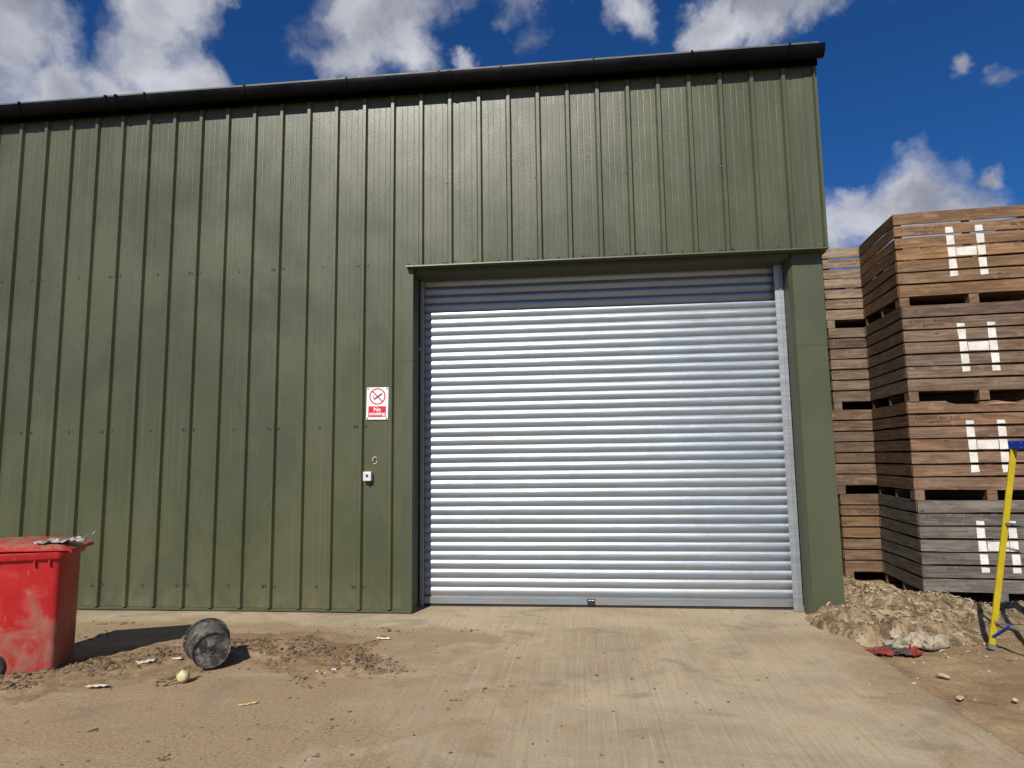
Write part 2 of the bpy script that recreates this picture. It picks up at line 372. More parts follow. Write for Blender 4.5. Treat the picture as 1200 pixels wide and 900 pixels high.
# ------------------------------------------------------------------ ground
def lin(a, b, n): return [a+(b-a)*i/(n-1) for i in range(n)]
def sstep(a, b, v):
    t = max(0., min(1., (v-a)/(b-a))) if a != b else 0.; return t*t*(3-2*t)
def soil_h(x, y):
    fade = sstep(16, 12.5, x)*sstep(-7, -4.5, y)*sstep(6, 3, y)
    h = -.030
    if x > 8.6: h += fade*(.026*fbm(x*.9, y*.9, 3.1)+.014*fbm(x*5, y*5, 7.7, 4)+.006*fbm(x*19, y*19, 1.7, 3))
    else: h -= .03
    return h
def build_ground():
    xs = [-900, -300, -100, -40, -15, -9] + lin(-6, 8.6, 8) + lin(8.8, 12.6, 130) + [13.2, 14, 16, 20, 40, 100, 300, 900]
    ys = [-900, -300, -100, -40, -20, -12, -8, -6] + lin(-4.6, 2.2, 210) + [2.6, 3.2, 4, 6, 10, 20, 40, 100, 300, 900]
    m = MB(); m.sheet([[(x, y, soil_h(x, y)) for x in xs] for y in ys])
    tag(m.build('ground', 'soil', smooth=180), 'bare brown yard soil beside the concrete apron', kind='structure')
    # concrete apron, its right edge chipped
    xs = lin(-10, 8.5, 38) + lin(8.6, 9.0, 5); ys = [-30, -20, -14, -10] + lin(-8, .55, 130)
    rows = []
    for y in ys:
        e = 9.03+.035*fbm(y*1.3, 2.2, 0, 3)+.018*fbm(y*9, 5.2, 0, 3)
        rows.append([(x, y, .006*fbm(x*.5, y*.5, 9)) for x in xs] + [(e, y, -.004), (e+.012, y, -.02), (e+.02, y, -.09)])
    m = MB(); m.sheet(rows)
    o = m.build('concrete_apron', 'concrete', smooth=50); tag(o, 'brushed concrete apron dusted with soil in front of the door', kind='structure')
def ridge(x, y, pts, wid):
    best = 9.
    for (ax, ay), (bx, by) in zip(pts, pts[1:]):
        dx, dy = bx-ax, by-ay; t = max(0, min(1, ((x-ax)*dx+(y-ay)*dy)/(dx*dx+dy*dy)))
        best = min(best, math.hypot(x-ax-t*dx, y-ay-t*dy))
    return math.exp(-(best/wid)**2)
RIDGE = [(1.2, -2.6), (2.5, -2.25), (3.0, -1.75), (3.3, -1.45), (3.9, -1.35), (4.6, -1.45), (4.9, -1.7)]
def mud_h(x, y):
    a = ridge(x, y, RIDGE, .42); b = ridge(x, y, [(-1, -3.4), (2.5, -3.0), (4.2, -2.5), (5.3, -2.3)], .75)
    h = .040*a + .002*b - .0085
    h += .016*fbm(x*1.6, y*1.6, 4.4, 4)*(.15+.25*b+a) + .026*a*fbm(x*7, y*7, 2.2, 5) + .007*(a+b)*fbm(x*22, y*22, 8.1, 3)
    h -= .05*sstep(-.55, -.30, y) + .05*sstep(4.3+.5*fbm(y*1.5, 3, 1), 6.0, x)
    return h
def build_mud():
    xs = lin(-.6, 6.2, 300); ys = lin(-4.6, -.35, 200)
    m = MB(); m.sheet([[(x, y, mud_h(x, y)) for x in xs] for y in ys])
    tag(m.build('mud', 'mud', smooth=180), 'trodden brown mud spread over the apron around the bin and bucket', 'mud', kind='stuff')
    rnd = random.Random(5); m = MB(); p = MB()
    protos = []
    for q_ in range(14):
        bm = bmesh.new()
        bv = [bm.verts.new(Vector(c)*(.6+.7*rnd.random())) for c in ((1,0,0),(-1,0,0),(0,1,0),(0,-1,0),(0,0,1),(0,0,-1),(.6,.6,.6),(-.6,.6,-.6),(.6,-.6,-.6),(-.6,-.6,.6))]
        res = bmesh.ops.convex_hull(bm, input=bv); bmesh.ops.delete(bm, geom=[v for v in bm.verts if not v.link_faces], context='VERTS')
        idx = {v: i for i, v in enumerate(bm.verts)}
        protos.append(([v.co.copy() for v in bm.verts], [[idx[v] for v in f.verts] for f in bm.faces])); bm.free()
    def clod(mb, x, y, z, r, flat=.55):
        vs, fs = protos[rnd.randrange(14)]; a = rnd.random()*6.28; ca, sa = math.cos(a), math.sin(a); st = rnd.uniform(.6, 1.5)
        mb.add([(x+r*(ca*v.x*st-sa*v.y), y+r*(sa*v.x*st+ca*v.y), z+v.z*r*flat) for v in vs], fs)
    n = 0
    while n < 10000:
        x, y = rnd.uniform(1.2, 6), rnd.uniform(-3.6, -.5)
        a = ridge(x, y, RIDGE, .28)
        if fbm(x*2.6, y*2.6, 5)*.8 + a*1.1 < .30+rnd.random()*.65: continue
        r = .0025+.020*rnd.random()**5
        clod(m, x, y, max(mud_h(x, y), 0)+r*.1, r); n += 1
    for n in range(2600):
        x, y = rnd.uniform(1.6, 7.4), rnd.uniform(-4.0, -.45)
        if rnd.random() < sstep(4.5, 7.4, x)*.85: continue
        r = .002+.013*rnd.random()**6; clod(m, x, y, max(mud_h(x, y), 0)+r*.1, r)
    tag(m.build('soil_clods', 'clod'), 'dark crumbs of soil strewn over the mud and apron', 'soil', kind='stuff')
    n = 0
    while n < 900:
        x, y = rnd.uniform(5, 12), rnd.uniform(-4.2, .6)
        if x < 9.0 and rnd.random() < .8: continue
        r = .003+.016*rnd.random()**4
        clod(p, x, y, (soil_h(x, y) if x > 9.06 else 0)+r*.2, r); n += 1
    tag(p.build('loose_pebbles', 'pebble'), 'small stones and crumbs scattered over the soil by the boxes', 'pebbles', kind='stuff')
build_ground(); build_mud()

# ------------------------------------------------------------------ warehouse
shed = empty('warehouse', (4.6, 0, 0)); SH = Matrix.Translation((-4.6, 0, 0))
tag(shed, 'olive green ribbed metal warehouse with black gutter and silver roller door', 'warehouse')
def S(mb): mb.v = [(x-4.6, y, z) for x, y, z in mb.v]; return mb        # world -> shed local
ZT = 5.95
def profile(xa, xb):
    """front edge of the cladding between xa and xb: 35 mm ribs every 333 mm, fine swages in the pans"""
    pts = [(xa, None)]
    i0 = int(math.floor((xa-.3)*3))-1; i1 = int(math.ceil((xb+.3)*3))+1
    P = []
    for i in range(i0, i1):
        c = i/3-.018
        P += [(c-.034, 0), (c-.017, -.036), (c+.017, -.036), (c+.034, 0)]
        for o in (.108, .168, .246):
            P += [(c+o-.007, 0), (c+o, .0008), (c+o+.007, 0)]
    P.sort()
    def at(x):
        for (ax, ay), (bx, by) in zip(P, P[1:]):
            if ax <= x <= bx: return ay+(by-ay)*(x-ax)/(bx-ax)
        return 0
    return [(xa, at(xa))] + [p for p in P if xa+1e-4 < p[0] < xb-1e-4] + [(xb, at(xb))]
def clad(mb, xa, xb, za, zb, thick=.05):
    pr = profile(xa, xb); n = len(pr)
    poly = [(x, y, za) for x, y in pr] + [(xb, thick, za), (xa, thick, za)]
    return mb.extrude(poly, (0, 0, zb-za))
def screws(xs_z, parent, mat='screw'):
    m = MB()
    for x, y, z in xs_z:
        m.disc((x, y+.001, z), (0, -1, 0), .0085, 6, depth=.008)
    o = S(m).build('screw_heads', mat, parent); o['kind'] = 'stuff'
    m = MB()
    for x, y, z in xs_z: m.disc((x, y+.001, z), (0, -1, 0), .0165, 10, depth=.0025)
    o = S(m).build('screw_washers', 'screwdark', parent); o['kind'] = 'stuff'
DX0, DX1, DZ = 4.89, 8.95, 3.745
for k in range(-4, 9):
    ia = 1+3*k; xa = ia/3+.018; xb = xa+1.0-.0012
    if k == 8: xb = 9.31
    m = MB(); scr = []
    def zlo(x): return DZ+.015 if DX0-.02 < x else .045
    if xb < DX0: clad(m, xa, xb, .045, ZT)
    elif xa < DX0:
        clad(m, xa, DX0-.004, .045, ZT); clad(m, DX0-.004, xb, DZ+.015, ZT)
    else: clad(m, xa, xb, DZ+.015, ZT)
    o = S(m).build('cladding_panel', 'clad', shed)
    for z in (.27, 1.98, 3.80):
        for j, xr in enumerate((ia/3, (ia+1)/3, (ia+2)/3)):
            c = xr-.018
            ps = [(c+.052,)] if j == 0 else [(c+.19,)] if j == 1 else []
            if j == 2: ps = [(c+.333-.052,), (c+.333-.080,)]
            for (px,) in ps:
                if px < xb and z > zlo(px)+.02: scr.append((px, 0, z+random.uniform(-.006, .006)))
    for z in (1.15, 2.85, 4.72):
        c = (ia+3)/3-.018-.028
        if c < xb and z > zlo(c): scr.append((c-.006, -.004, z))
    screws(scr, o)
m = MB(); m.extrude([(DX0-.115, -.0065, .04), (DX0, -.0065, .04), (DX0, .26, .04), (DX0-.004, .26, .04), (DX0-.004, -.0025, .04), (DX0-.115, -.0025, .04)], (0, 0, 2.70))
S(m).build('jamb_flashing', 'flash', shed)
m = MB(); m.extrude([(DX0-.115, -.0090, 2.70), (DX0+.002, -.0090, 2.70), (DX0+.002, .26, 2.70), (DX0-.0035, .26, 2.70), (DX0-.0035, -.0068, 2.70), (DX0-.115, -.0068, 2.70)], (0, 0, DZ-2.70-.012))
S(m).build('jamb_flashing', 'flash', shed)
m = MB()                                                          # base drip trim
m.extrude([(-8, -.020, .018), (-8, -.020, .030), (-8, .002, .042), (-8, .045, .042), (-8, .045, .018)], (DX0+8-.002, 0, 0)); S(m).build('base_trim', 'flash', shed)
m = MB(); m.box((-8, .004, -.05), (DX0-.01, .30, .016)); S(m).build('plinth', 'concrete', shed)
# drip flashing over the door, its soffit
m = MB(); xa = 4.825
m.extrude([(xa, -.082, 3.738), (xa, -.0785, 3.751), (xa, -.046, 3.757), (xa, .052, 3.757), (xa, .052, 3.741), (xa, -.072, 3.740), (xa, -.074, 3.738)], (9.318-xa, 0, 0))
S(m).build('drip_flashing', 'flash', shed)
m = MB(); m.box((DX0+.004, .054, 3.69), (DX1, .75, 3.739)); S(m).build('soffit', 'flash', shed)
m = MB(); m.box((DX1+.004, .054, 3.7375), (9.331, .30, 3.757)); S(m).build('soffit', 'flash', shed)
screws([(DX0+.03+.31*i+(i % 3)*.02, -.002, 3.80) for i in range(1, 14)], shed)
# right pillar
poly = [(DX1, .26), (DX1, .115), (DX1+.028, .062), (9.283, .062), (9.283, .26)]
m = MB(); m.extrude([(x, y, -.03) for x, y in poly], (0, 0, 2.78)); S(m).build('pillar_flashing', 'flash', shed)
poly = [(DX1-.002, .262), (DX1-.002, .113), (DX1+.027, .060), (9.285, .060), (9.285, .262)]
m = MB(); m.extrude([(x, y, 2.75) for x, y in poly], (0, 0, 3.736-2.75)); S(m).build('pillar_flashing', 'flash', shed)
m = MB(); m.extrude([(9.205, -.006, DZ+.016), (9.336, -.006, DZ+.016), (9.336, .29, DZ+.016), (9.332, .29, DZ+.016), (9.332, -.002, DZ+.016), (9.205, -.002, DZ+.016)], (0, 0, ZT-DZ-.02))
S(m).build('corner_flashing', 'flash', shed)
# structure behind: side walls, back wall, roof
DEP = 18.
def gable(y): return ZT + (min(y, DEP-y))*math.tan(R(9))
for side, xw in ((1, 9.31), (-1, -8.0)):
    for j in range(int(DEP)):
        ya, yb = .265+j if j == 0 else float(j), j+1-.0012
        m = MB(); pr = profile(ya, yb); zt = gable((ya+yb)/2)
        poly = [(xw-side*y-(side*.04 if side > 0 else -.04)+ (side*.0), x, .03) for x, y in pr]
        poly = [(xw-side*.036-side*y, x, .03) for x, y in pr] + [(xw-side*.10, yb, .03), (xw-side*.10, ya, .03)]
        n = len(poly); m.extrude(poly, (0, 0, 1))
        m.v = [(x, y, z if z < .5 else gable(y)-.02) for x, y, z in m.v]
        S(m).build('side_panel', 'clad', shed)
m = MB(); m.box((-7.95, DEP-.06, .03), (9.26, DEP, ZT-.02)); S(m).build('rear_wall', 'clad', shed)
for a, b in ((-.10, DEP/2), (DEP+.02, DEP/2)):
    m = MB(); za, zb = gable(a if a < 5 else DEP-a)+.02, gable(DEP/2)+.02
    m.extrude([(-8.05, a, za), (-8.05, b, zb), (-8.05, b, zb+.06), (-8.05, a, za+.06)], (17.4, 0, 0)); S(m).build('roof', 'roof', shed)
# gutter
GY, GZ, GR = -.132, 5.925, .080; GD = 1.5
m = MB(); th = [math.pi+math.pi*k/14 for k in range(15)]
poly = [(-8.1, GY+GR*math.cos(t), GZ+GD*GR*math.sin(t)) for t in th] + [(-8.1, GY+GR*.94*math.cos(t), GZ+GD*GR*.94*math.sin(t)) for t in reversed(th)]
m.extrude(poly, (8.1+9.352, 0, 0)); gut = S(m).build('gutter', 'gutter', shed, smooth=50)
m = MB(); m.extrude([(9.352, GY+(GR+.005)*math.cos(t), GZ+(GD*GR+.005)*math.sin(t)+.004) for t in th], (.016, 0, 0)); S(m).build('end_cap', 'gutter', gut)
for gx in (-5.4, -3.0, -1.1, .09, 1.20, 1.33, 1.70, 2.93, 4.15, 5.21, 5.33, 5.92, 6.94, 7.99, 9.0):
    m = MB(); w = .030 if gx in (1.20, 1.33, 5.21, 5.33) else .018
    rr = GR+.010
    poly = [(gx, GY+rr*math.cos(t), GZ+(GD*GR+.010)*math.sin(t)+.004) for t in th] + [(gx, GY+(GR+.0008)*math.cos(t), GZ+(GD*GR+.0008)*math.sin(t)) for t in reversed(th)]
    m.extrude(poly, (w, 0, 0)); m.box((gx, GY-GR-.014, GZ-.006), (gx+w, GY-GR+.016, GZ+.018)); S(m).build('gutter_bracket', 'gutter', gut)
m = MB(); m.box((-8.0, -.048, 5.775), (9.338, -.040, 6.02)); S(m).build('eave_shade_strip', 'gutter', shed)  # black strip standing in for the deep shade under the gutter
# roller shutter door
door = empty('roller_door', (0, 0, 0)); door.parent = shed; door.location = (6.92-4.6, 0, 0)
door['label'] = 'closed galvanised roller shutter door of curved slats'
def Dv(mb): mb.v = [(x-6.92, y, z) for x, y, z in mb.v]; return mb
DY, PITCHZ, ZB = .395, .0978, .105
def slat_mesh(bow, tilt):
    sec = []; n = 9
    for k in range(n+1):
        t = k/n; z = (t-.5)*(PITCHZ-.007); y = -.0155*(1-(2*t-1)**2)*(1+.1*bow) + tilt*(t-.5)
        sec.append((y, z))
    back = [(y+.004, z) for y, z in reversed(sec)]
    hook = [(.010, .5*PITCHZ-.003), (.010, .5*PITCHZ+.002)]
    m = MB(); poly = [(-2.005, y, z) for y, z in sec+back]
    m.extrude(poly, (4.01, 0, 0)); m.box((-2.004, .003, -.5*PITCHZ-.004), (2.004, .009, -.5*PITCHZ+.006))
    me = m.mesh('slat', 40); me.materials.append(MT['galv']); return me
slats = [slat_mesh(random.uniform(-1, 1), random.uniform(-.0012, .0012)) for _ in range(5)]
for i in range(37):
    o = link('slat', slats[random.randrange(5)], door); o.location = (0, DY+random.uniform(-.0012, .0012), ZB+PITCHZ*(i+.5)); o.rotation_euler = (R(random.uniform(-1.3, 1.3)), R(random.uniform(-.03, .03)), 0)
m = MB(); m.extrude([(-2.01, DY-.026, .030), (-2.01, DY-.026, .098), (-2.01, DY-.018, .105), (-2.01, DY+.02, .105), (-2.01, DY+.02, .030)], (4.02, 0, 0)); m.build('bottom_rail', 'galv', door)
m = MB(); m.box((-2.0, DY-.012, .003), (2.0, DY+.012, .029)); m.build('rubber_seal', 'rubber', door)
for sx in (-1, 1):
    m = MB(); xo = 2.028; xi = 1.935 if sx > 0 else 1.985; yo = 0 if sx > 0 else .045
    xs = sorted((sx*xo, sx*xi)); m.box((xs[0], .285+yo, .004), (xs[1], .291+yo, 3.685))
    ob = sorted((sx*xi, sx*(xi+.006))); m.box((ob[0], .2912+yo, .004), (ob[1], .305+yo, 3.685))
    lp = sorted((sx*(xo-.042), sx*(xo-.036))); m.box((lp[0], .265+yo, .004), (lp[1], .2848+yo, 3.685))
    rw = sorted((sx*xo, sx*(xo-.006))); m.box((rw[0], .2912+yo, .004), (rw[1], .42, 3.685))
    m.build('guide_rail', 'guide', door)
m = MB(); m.box((-2.02, .48, 3.3), (2.02, .74, 3.685)); m.build('curtain_housing', 'guide', door)
px = 6.775-6.92
m = MB(); m.box((px-.042, DY-.030, .028), (px+.042, DY-.0262, .096)); pl = m.build('lock_plate', 'blackp', door); pl['label'] = 'small black plate at the foot of the door'
m = MB(); m.box((px-.028, DY-.0312, .076), (px-.004, DY-.0304, .083)); m.box((px+.004, DY-.0312, .076), (px+.030, DY-.0304, .083)); m.build('plate_print', 'signwhite', door)

# ------------------------------------------------------------------ things on the wall
def no_smoking():
    w, h = .245, .355
    t = empty('no_smoking_sign', (4.497, -.013, 2.232)); t.rotation_euler = (0, R(.8), 0)
    tag(t, 'white and red no smoking sign screwed to the green wall', 'sign')
    m = MB(); m.box((-w/2, 0, -h/2), (w/2, .004, h/2)); bevel(m.build('sign_plate', 'white', t), .0015)
    m = MB(); m.box((-.098, -.0012, -.148), (.098, -.0004, -.030)); m.build('red_panel', 'signred', t)
    m = MB(); n = 40; c = .078; ro, ri = .091, .078
    vs = []; fs = []
    for k in range(n):
        a = 2*math.pi*k/n
        for rr in (ro, ri):
            for yy in (-.0014, -.0003): vs.append((rr*math.cos(a), yy, c+rr*math.sin(a)))
    for k in range(n):
        a, b = 4*k, 4*((k+1) % n); fs += [(a, b, b+2, a+2), (a+1, a+3, b+3, b+1), (a, a+1, b+1, b), (a+2, b+2, b+3, a+3)]
    m.add(vs, fs); m.bar((-.058, -.0016, c+.058), (.058, -.0016, c-.058), .013, .0012, (0, 1, 0)); m.build('red_ring', 'signred', t)
    m = MB(); m.bar((-.030, -.0006, c-.028), (.052, -.0006, c+.030), .016, .0008, (0, 1, 0)); m.bar((-.040, -.0006, c-.035), (-.033, -.0006, c-.030), .016, .0008, (0, 1, 0))
    m.tube([(-.038, -.0006, c-.022), (-.048, -.0006, c-.006), (-.042, -.0006, c+.004), (-.052, -.0006, c+.018)], .0030, 5)
    m.build('cigarette', 'signblack', t)
    for body, z, s in (('No', -.066, .062), ('smoking', -.112, .053)):
        me = text_mesh(body, s, 0, .0012); me.materials.append(MT['signwhite']); o = link('lettering', me, t); o.rotation_euler = (R(90), 0, 0); o.location = (0, -.0018, z)
    for sx in (-1, 1):
        for sz in (-1, 1):
            m = MB(); m.disc((sx*.108, -.0004, sz*.163), (0, -1, 0), .0075, 10, depth=.003); m.build('screw', 'screwdark', t)
no_smoking()
def key_switch():
    t = empty('key_switch', (4.405, -.001, 1.437)); tag(t, 'small grey key switch box on the green wall below the sign', 'switch')
    m = MB(); m.box((-.045, -.058, -.045), (.045, -.002, .055)); bevel(m.build('switch_body', 'grey', t), .006)
    m = MB(); m.disc((.0, -.0585, .012), (0, -1, 0), .014, 14, depth=.004); m.box((-.004, -.0640, -.002), (.004, -.0626, .026)); m.build('key_barrel', 'signblack', t)
    m = MB(); m.tube([(.01, -.03, -.047), (.012, -.03, -.078), (.018, -.012, -.098)], .009, 8); m.build('cable_gland', 'rubber', t)
key_switch()
def cable_hole():
    t = empty('cable_hole', (4.472, -.001, 1.625)); tag(t, 'small open cable hole with a pale ring above the key switch', 'hole')
    m = MB(); pts = [(.021*math.cos(a), -.005, .024*math.sin(a)) for a in lin(.35, 3.9, 12)]; m.tube(pts, .0055, 6)
    m.build('sealant_ring', 'scrap', t)
    m = MB(); pts = [(.004+.018*math.cos(a), -.005, -.030+.02*math.sin(a)) for a in lin(-2.6, .9, 10)]; m.tube(pts, .005, 6); m.build('sealant_drip', 'scrap', t)
    m = MB(); m.disc((0, -.0015, .0), (0, -1, 0), .014, 12, depth=.001); m.disc((.004, -.0015, -.028), (0, -1, 0), .010, 12, depth=.001); m.build('drilled_hole', 'signblack', t)
cable_hole()

# ------------------------------------------------------------------ potato boxes
BW, BD, BH = 1.56, 1.20, 1.108
FOOT, NB = .112, 7
_board = {}
def board_mesh(L, H, T, var):
    k = (round(L, 3), round(H, 3), T, var)
    if k in _board: return _board[k]
    rnd = random.Random(hash(k) & 0xffff); n = 7; rings = []
    ph = rnd.random()*9
    for i in range(n+1):
        x = -L/2+L*i/n; e = .0025*math.sin(ph+i*.9)+rnd.uniform(-.0016, .0016); e2 = .0025*math.sin(ph*2+i*.7)+rnd.uniform(-.0016, .0016); b = .0035*math.sin(ph+i*.45)
        rings.append([(x, -T/2+b, -H/2+e), (x, T/2+b, -H/2+e), (x, T/2+b, H/2+e2), (x, -T/2+b, H/2+e2)])
    m = MB(); m.loft(rings); me = m.mesh('board'); me.materials.append(MT['wood']); _board[k] = me; return me
def potato_box(loc, rz, tone, label, seed, broken=False, shear=0., fill=.93):
    rnd = random.Random(seed); t = empty('potato_box', loc, rz); tag(t, label, 'crate', 'stacked wooden potato boxes marked H')
    # local frame: origin at the front left bottom corner, x along the front, y to the back
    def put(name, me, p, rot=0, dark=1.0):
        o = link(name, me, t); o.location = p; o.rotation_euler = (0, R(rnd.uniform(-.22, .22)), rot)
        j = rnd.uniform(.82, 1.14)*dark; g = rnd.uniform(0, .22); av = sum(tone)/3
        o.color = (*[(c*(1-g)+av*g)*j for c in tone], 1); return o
    hs = [.133] + [.1195]*5 + [.130]; tot = BH-FOOT-.004; gap = (tot-sum(hs))/(NB-1)
    z = FOOT+.002; zs = []
    for i in range(NB):
        h = hs[i]; zs.append((z, h)); z += h+gap
    T = .022
    for i, (z, h) in enumerate(zs):
        jit = lambda: rnd.uniform(-.004, .004)
        if not (broken and i == NB-1):
            put('board', board_mesh(BW-.006, h, T, rnd.randrange(4)), (BW/2+jit(), T/2, z+h/2))
        else:
            m = MB(); top = [(-.777, .064), (-.38, .062), (-.36, .045), (-.28, .026), (-.02, .020), (.04, .05), (.12, .058), (.30, .030), (.40, .058), (.777, .064)]
            m.loft([[(x, -T/2, -h/2), (x, T/2, -h/2), (x, T/2, q), (x, -T/2, q)] for x, q in top]); me = m.mesh('board'); me.materials.append(MT['wood'])
            put('board', me, (BW/2, T/2, z+h/2))
            m = MB(); m.loft([[(x, -.006, a), (x, .006, a), (x, .006, b), (x, -.006, b)] for x, a, b in ((0, 0, .012), (.12, .004, .026), (.26, .0, .015))]); o = m.build('splinter', 'wood', t)
            o.location = (BW/2+.05, -.004, z+h*.62); o.color = (.52, .36, .20, 1)
        put('board', board_mesh(BW-.006, h, T, rnd.randrange(4)), (BW/2+jit(), BD-T/2, z+h/2))
        for xx in (T/2, BW-T/2):
            put('side_board', board_mesh(BD-2*T-.004, h, T, rnd.randrange(4)), (xx, BD/2, z+h/2+jit()*.5), R(90), .72)  # side boards toned down, the grazing-light shade is put into their colour
    # posts inside, floor, feet
    for px_, py_ in ((T+.035, T+.032), (BW-T-.035, T+.032), (T+.035, BD-T-.032), (BW-T-.035, BD-T-.032), (BW/2, T+.026), (BW/2, BD-T-.026)):
        me = _board.get('post')
        if me is None:
            m = MB(); m.box((-.034, -.024, 0), (.034, .024, BH-FOOT-.03)); me = m.mesh('corner_post'); me.materials.append(MT['wood']); _board['post'] = me
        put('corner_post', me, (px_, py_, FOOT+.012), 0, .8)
    for i in range(8):
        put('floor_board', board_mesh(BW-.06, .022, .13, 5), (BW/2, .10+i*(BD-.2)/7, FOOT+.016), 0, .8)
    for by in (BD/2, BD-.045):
        put('added_bearer', board_mesh(BW-.02, FOOT-.004, .040, 6), (BW/2, by, FOOT/2-.001), 0, .8)  # unseen boards added to block the sky between the feet
    for fx in (.055, BW/2, BW-.055):
        for fy in (.07,):
            me = _board.get('foot')
            if me is None:
                m = MB(); m.box((-.05, -.065, 0), (.05, .065, FOOT-.001)); me = m.mesh('foot_block'); me.materials.append(MT['wood']); _board['foot'] = me
            put('foot_block', me, (fx, fy, 0), 0, .9)
    m = MB(); rows = []; zf = FOOT+.03+(BH-FOOT-.03)*fill; nx_, ny_ = 16, 12
    gx = lambda i: T+.052+(BW-2*T-.104)*i/nx_
    gy = lambda j: T+.052+(BD-2*T-.104)*j/ny_
    m.sheet([[(gx(i), gy(j), zf+.05*fbm(gx(i)*5+seed, gy(j)*5, 2, 3)-.05) for i in range(nx_+1)] for j in range(ny_+1)])
    m.box((T+.0525, T+.0525, FOOT+.035), (BW-T-.0525, BD-T-.0525, zf-.12)); m.build('added_gap_fill', 'clod', t)  # dark filler, added so no sky shows through the board gaps
    # painted H, broken where the boards have gaps, plus the stencilled owner's mark
    cx = BW/2-.02+rnd.uniform(-.02, .02); yv = -.0035
    m = MB(); bot, top = .315+rnd.uniform(-.015, .015), .895+rnd.uniform(-.015, .015); sl = .025
    for i, (z, h) in enumerate(zs):
        a, b = max(z+.004, bot), min(z+h-.004, top)
        if b-a < .02: continue
        for s in (-1, 1):
            o1 = rnd.uniform(-.004, .004); o2 = rnd.uniform(-.004, .004)
            xl = cx+s*.155; q = lambda zz: -sl*(zz-.6)
            m.extrude([(xl-.040+o1+q(a), yv, a), (xl+.040+o2+q(a), yv, a+rnd.uniform(0, .006)), (xl+.040+o1+q(b), yv, b-rnd.uniform(0, .005)), (xl-.040+o2+q(b), yv, b)], (0, .0025, 0))
        if i == 3:
            m.extrude([(cx-.105, yv, z+.012), (cx+.105, yv, z+.008), (cx+.105, yv, z+h-.010), (cx-.105, yv, z+h-.014)], (0, .0025, 0))
    ob = m.build('painted_letter', 'paint', t); ob['label'] = 'white painted letter H'
    z, h = zs[5]
    for body, s, dx, dz in (('R HODSON MAN & CO', .044, .0, .024), ('BUTTON 2002', .034, .02, -.022)):
        me = text_mesh(body, s, shear, .0006); me.materials.append(MT['ink']); o = link('stencil_mark', me, t); o.rotation_euler = (R(90), 0, 0); o.location = (.30+dx, -.0042, z+h/2+dz)
    me = text_mesh('GC 753', .05, 0, .0006); me.materials.append(MT['ink']); o = link('stencil_mark', me, t); o.rotation_euler = (R(90), 0, 0); o.location = (1.30, -.0042, z+h/2)
    # nail heads at the board ends
    m = MB()
    for z, h in zs:
        for xx in (.022, .045, BW-.022, BW-.045):
            for q in (.25, .72): m.disc((xx+rnd.uniform(-.006, .006), -.0018, z+h*q+rnd.uniform(-.008, .008)), (0, -1, 0), .0045, 6, depth=.0016)
    o = m.build('nail_heads', 'ink', t); o['kind'] = 'stuff'
    return t
FR = -.082
TN = [(.205, .180, .152), (.262, .155, .090), (.215, .146, .095), (.262, .154, .078)]      # bottom to top
FL = ['weathered grey wooden box marked H at the bottom of the front stack', 'reddish brown box marked H with a broken top board in the front stack',
      'grey brown wooden box marked H, second from the top of the front stack', 'orange brown wooden box marked H on top of the front stack']
for i in range(4):
    potato_box((10.43+(.004, -.01, .006, -.004)[i], .90+(0, .01, -.008, .006)[i], -.018+BH*i), FR+(.004, -.012, .008, 0)[i], TN[i], FL[i], 20+i, broken=(i == 1), shear=.25 if i == 0 else 0., fill=(.99, .99, .99, .5)[i])
TB = [(.245, .148, .082), (.208, .142, .092), (.230, .168, .117), (.295, .216, .144)]
BL = ['brown wooden box at the bottom of the rear stack behind the green pillar', 'brown wooden box second from the ground in the rear stack by the pillar',
      'grey brown wooden box second from the top of the rear stack by the pillar', 'pale tan wooden box on top of the rear stack beside the building corner']
for i in range(4):
    potato_box((10.06+(.02, -.01, .02, .0)[i], 2.15, -.018+BH*i), FR*.5+(0, .01, -.006, .004)[i], TB[i], BL[i], 40+i, fill=(.99, .99, .99, .5)[i])

